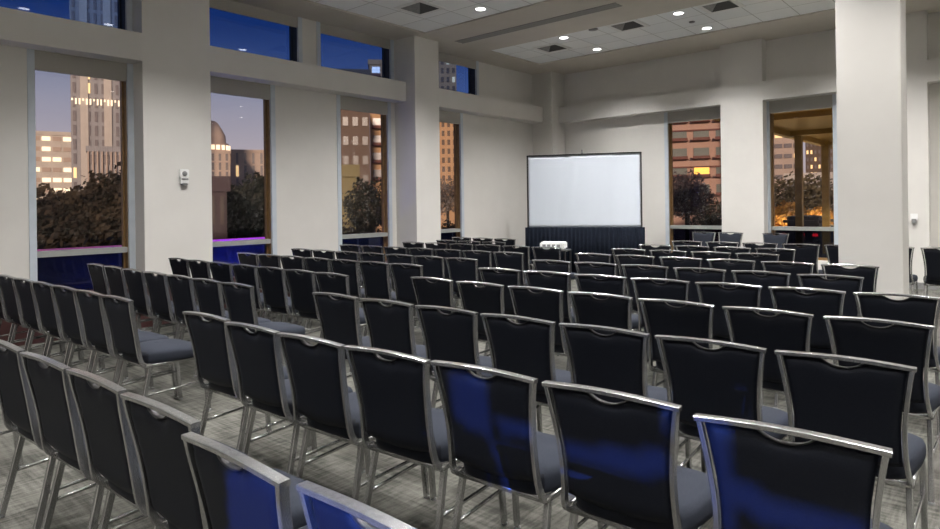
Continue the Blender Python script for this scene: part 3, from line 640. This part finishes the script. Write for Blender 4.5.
for q in (1.5, 8.0):
    ld = bpy.data.lights.new('canopy_glow', 'AREA'); ld.energy = 45; ld.color = (1.0, 0.78, 0.42); ld.size = 1.5; lo = bpy.data.objects.new('canopy_glow', ld); COL.objects.link(lo); lo.parent = r; lo.location = (-0.8, q, 0.9); lo.rotation_euler = (PI, 0, 0)

# trees
def tree(p, dist, top, rad, label, c1, c2, n_=900, zc=None, squash=0.9, leaf=None):
    a = az(p); x, y = -math.sin(a) * dist, math.cos(a) * dist; r = empty('tree', (x, y, -6)); tag(r, label, 'tree', 'trees outside the windows')
    rnd = random.Random(int(p * 13 + dist)); b = bmesh.new(); cz = top + 6 - rad * squash; leaf = leaf or rad * 0.05; n_ = int(n_ * 2.0)
    for _ in range(n_):
        while True:
            v = Vector((rnd.uniform(-1, 1), rnd.uniform(-1, 1), rnd.uniform(-1, 1)))
            if 0.15 < v.length < 1 and rnd.random() < 0.25 + v.length * 0.75: break
        lump = 0.82 + 0.22 * math.sin(v.x * 7 + p) * math.cos(v.y * 6 + v.z * 5)
        c = Vector((v.x * rad, v.y * rad, v.z * rad * squash)) * lump + Vector((0, 0, cz)); s = leaf * rnd.uniform(0.6, 1.4)
        u = Vector((rnd.gauss(0, 1), rnd.gauss(0, 1), rnd.gauss(0, 1))).normalized(); w = u.orthogonal().normalized(); t_ = u.cross(w)
        b.faces.new([b.verts.new(c + w * s), b.verts.new(c + t_ * s * 0.6), b.verts.new(c - w * s), b.verts.new(c - t_ * s * 0.6)])
    part('foliage', b, noise_mat('leaves', c1, c2, 2.0 / rad, 0.8), r)
    b = bmesh.new(); sweep(b, [(0, 0, 0), (0.05 * rad, 0, cz * 0.5), (0, 0.04 * rad, cz)], rad * 0.07, rad * 0.07, n=8, p=2)
    for k in range(5):
        q = k * 1.256; sweep(b, [(0, 0, cz - rad * 0.6), (math.cos(q) * rad * 0.5, math.sin(q) * rad * 0.5, cz + rad * 0.2)], rad * 0.025, rad * 0.025, n=6, p=2)
    part('trunk', b, noise_mat('bark', (0.05, 0.035, 0.025), (0.08, 0.06, 0.04), 4, 0.9), r)
DK = ((0.016, 0.010, 0.006), (0.060, 0.040, 0.020)); GR = ((0.012, 0.014, 0.008), (0.032, 0.032, 0.018))
for p, d, top, rad, lab, c, n_ in (
    (30, 34, 2.7, 3.2, 'dark bushy tree at the left of the nearest window, below the pale block', DK, 2600),
    (62, 38, 2.9, 3.6, 'dark bushy tree below the join of pale block and glass tower', DK, 2800),
    (96, 36, 3.0, 3.4, 'dark bushy tree below the glass tower in the nearest window', DK, 2800),
    (128, 33, 3.6, 2.6, 'dark tree rising highest at the right edge of the nearest window', DK, 2600),
    (48, 24, 0.9, 3.2, 'olive bush low in the left half of the nearest window', DK, 2400),
    (82, 22, 0.8, 3.0, 'olive bush low in the middle of the nearest window', DK, 2400),
    (116, 23, 0.9, 3.2, 'olive bush low in the right of the nearest window', DK, 2400),
    (212, 48, 3.6, 2.2, 'green tree at the left of the second window below the dome', GR, 1600),
    (240, 40, 3.2, 3.2, 'green tree in the middle of the second left window', GR, 2600),
    (262, 36, 3.5, 3.0, 'green tree at the right of the second left window', GR, 2400),
    (246, 23, 0.3, 1.7, 'low dark bush with purple tint in the second left window', GR, 2200),
    (352, 30, 1.0, 2.0, 'dim olive tree low in the third left window', DK, 1500),
    (372, 30, 2.9, 1.6, 'dark tree in front of the amber building in the third left window', GR, 1600),
    (447, 34, 3.0, 1.2, 'pale leaved tree in the fourth left window', ((0.12, 0.09, 0.07), (0.30, 0.24, 0.20)), 1400),
    (453, 30, 0.9, 1.2, 'dark tree low in the fourth left window', DK, 1400),
    (686, 30, 2.9, 1.25, 'dark plum tree in front of the pink building, left one', ((0.06, 0.042, 0.05), (0.15, 0.11, 0.11)), 2400),
    (706, 33, 1.9, 1.2, 'dark tree in front of the pink building, right one', ((0.06, 0.05, 0.03), (0.15, 0.12, 0.08)), 900),
    (721, 30, 1.0, 0.7, 'small dark tree by the column edge of the left back window', DK, 1400)):
    tree(p, d, top, rad, lab, *c, n_=n_)
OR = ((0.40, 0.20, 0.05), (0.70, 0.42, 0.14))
for p, d, top, rad, lab in ((779, 34, 0.9, 1.1, 'orange lit tree at the left edge of the amber back window'), (789, 36, 1.5, 1.2, 'bright orange lit tree, tallest in the amber back window'), (805, 35, 0.8, 1.2, 'orange lit tree beside the canopy post'), (821, 34, 1.2, 0.7, 'small yellow lit tree right in the amber back window')):
    tree(p, d, top, rad, lab, *OR, n_=1200, leaf=0.09)
tree(786, 48, 3.6, 3.0, 'dim olive tree behind the orange trees, left one', (0.06, 0.045, 0.02), (0.13, 0.10, 0.05), n_=1200)
tree(815, 50, 3.4, 3.2, 'dim olive tree behind the canopy posts, right one', (0.06, 0.045, 0.02), (0.13, 0.10, 0.05), n_=1200)
for x, y, e_ in ((-8.2, 31.6, 130), (-6.8, 32.0, 100)):
    ld = bpy.data.lights.new('street_glow', 'POINT'); ld.energy = e_; ld.color = (1.0, 0.74, 0.38); ld.shadow_soft_size = 0.3; lo = bpy.data.objects.new('street_glow', ld); COL.objects.link(lo); lo.location = (x, y, 0.8)
# red tail lights below
car = empty('car', (-6.45, 26.2, 0.0), 0); tag(car, 'dark car with glowing red tail lights low in the amber back window', 'car')
b = bmesh.new(); box(b, -0.85, 0.85, 0, 3.6, -0.2, 0.45, 0.12); box(b, -0.7, 0.7, 0.4, 2.6, 0.45, 0.85, 0.15); part('body', b, M['dark'], car)
for s in (-0.55, 0.1, 0.55): part('tail_light', boxes((s - 0.09, s + 0.09, -0.03, 0.02, 0.12, 0.22), bev=0.01), emis('red_tail_light', (1.0, 0.02, 0.03), 2.2), car)
for sx in (-1, 1):
    for yy in (0.7, 2.9):
        b = bmesh.new(); rg = lathe(b, [(0.1, -0.09), (0.3, -0.09), (0.3, 0.09), (0.1, 0.09)], 18); o = part('wheel', b, M['plastic'], car); o.rotation_euler = (0, PI / 2, 0); o.location = (sx * 0.78, yy, -0.15)
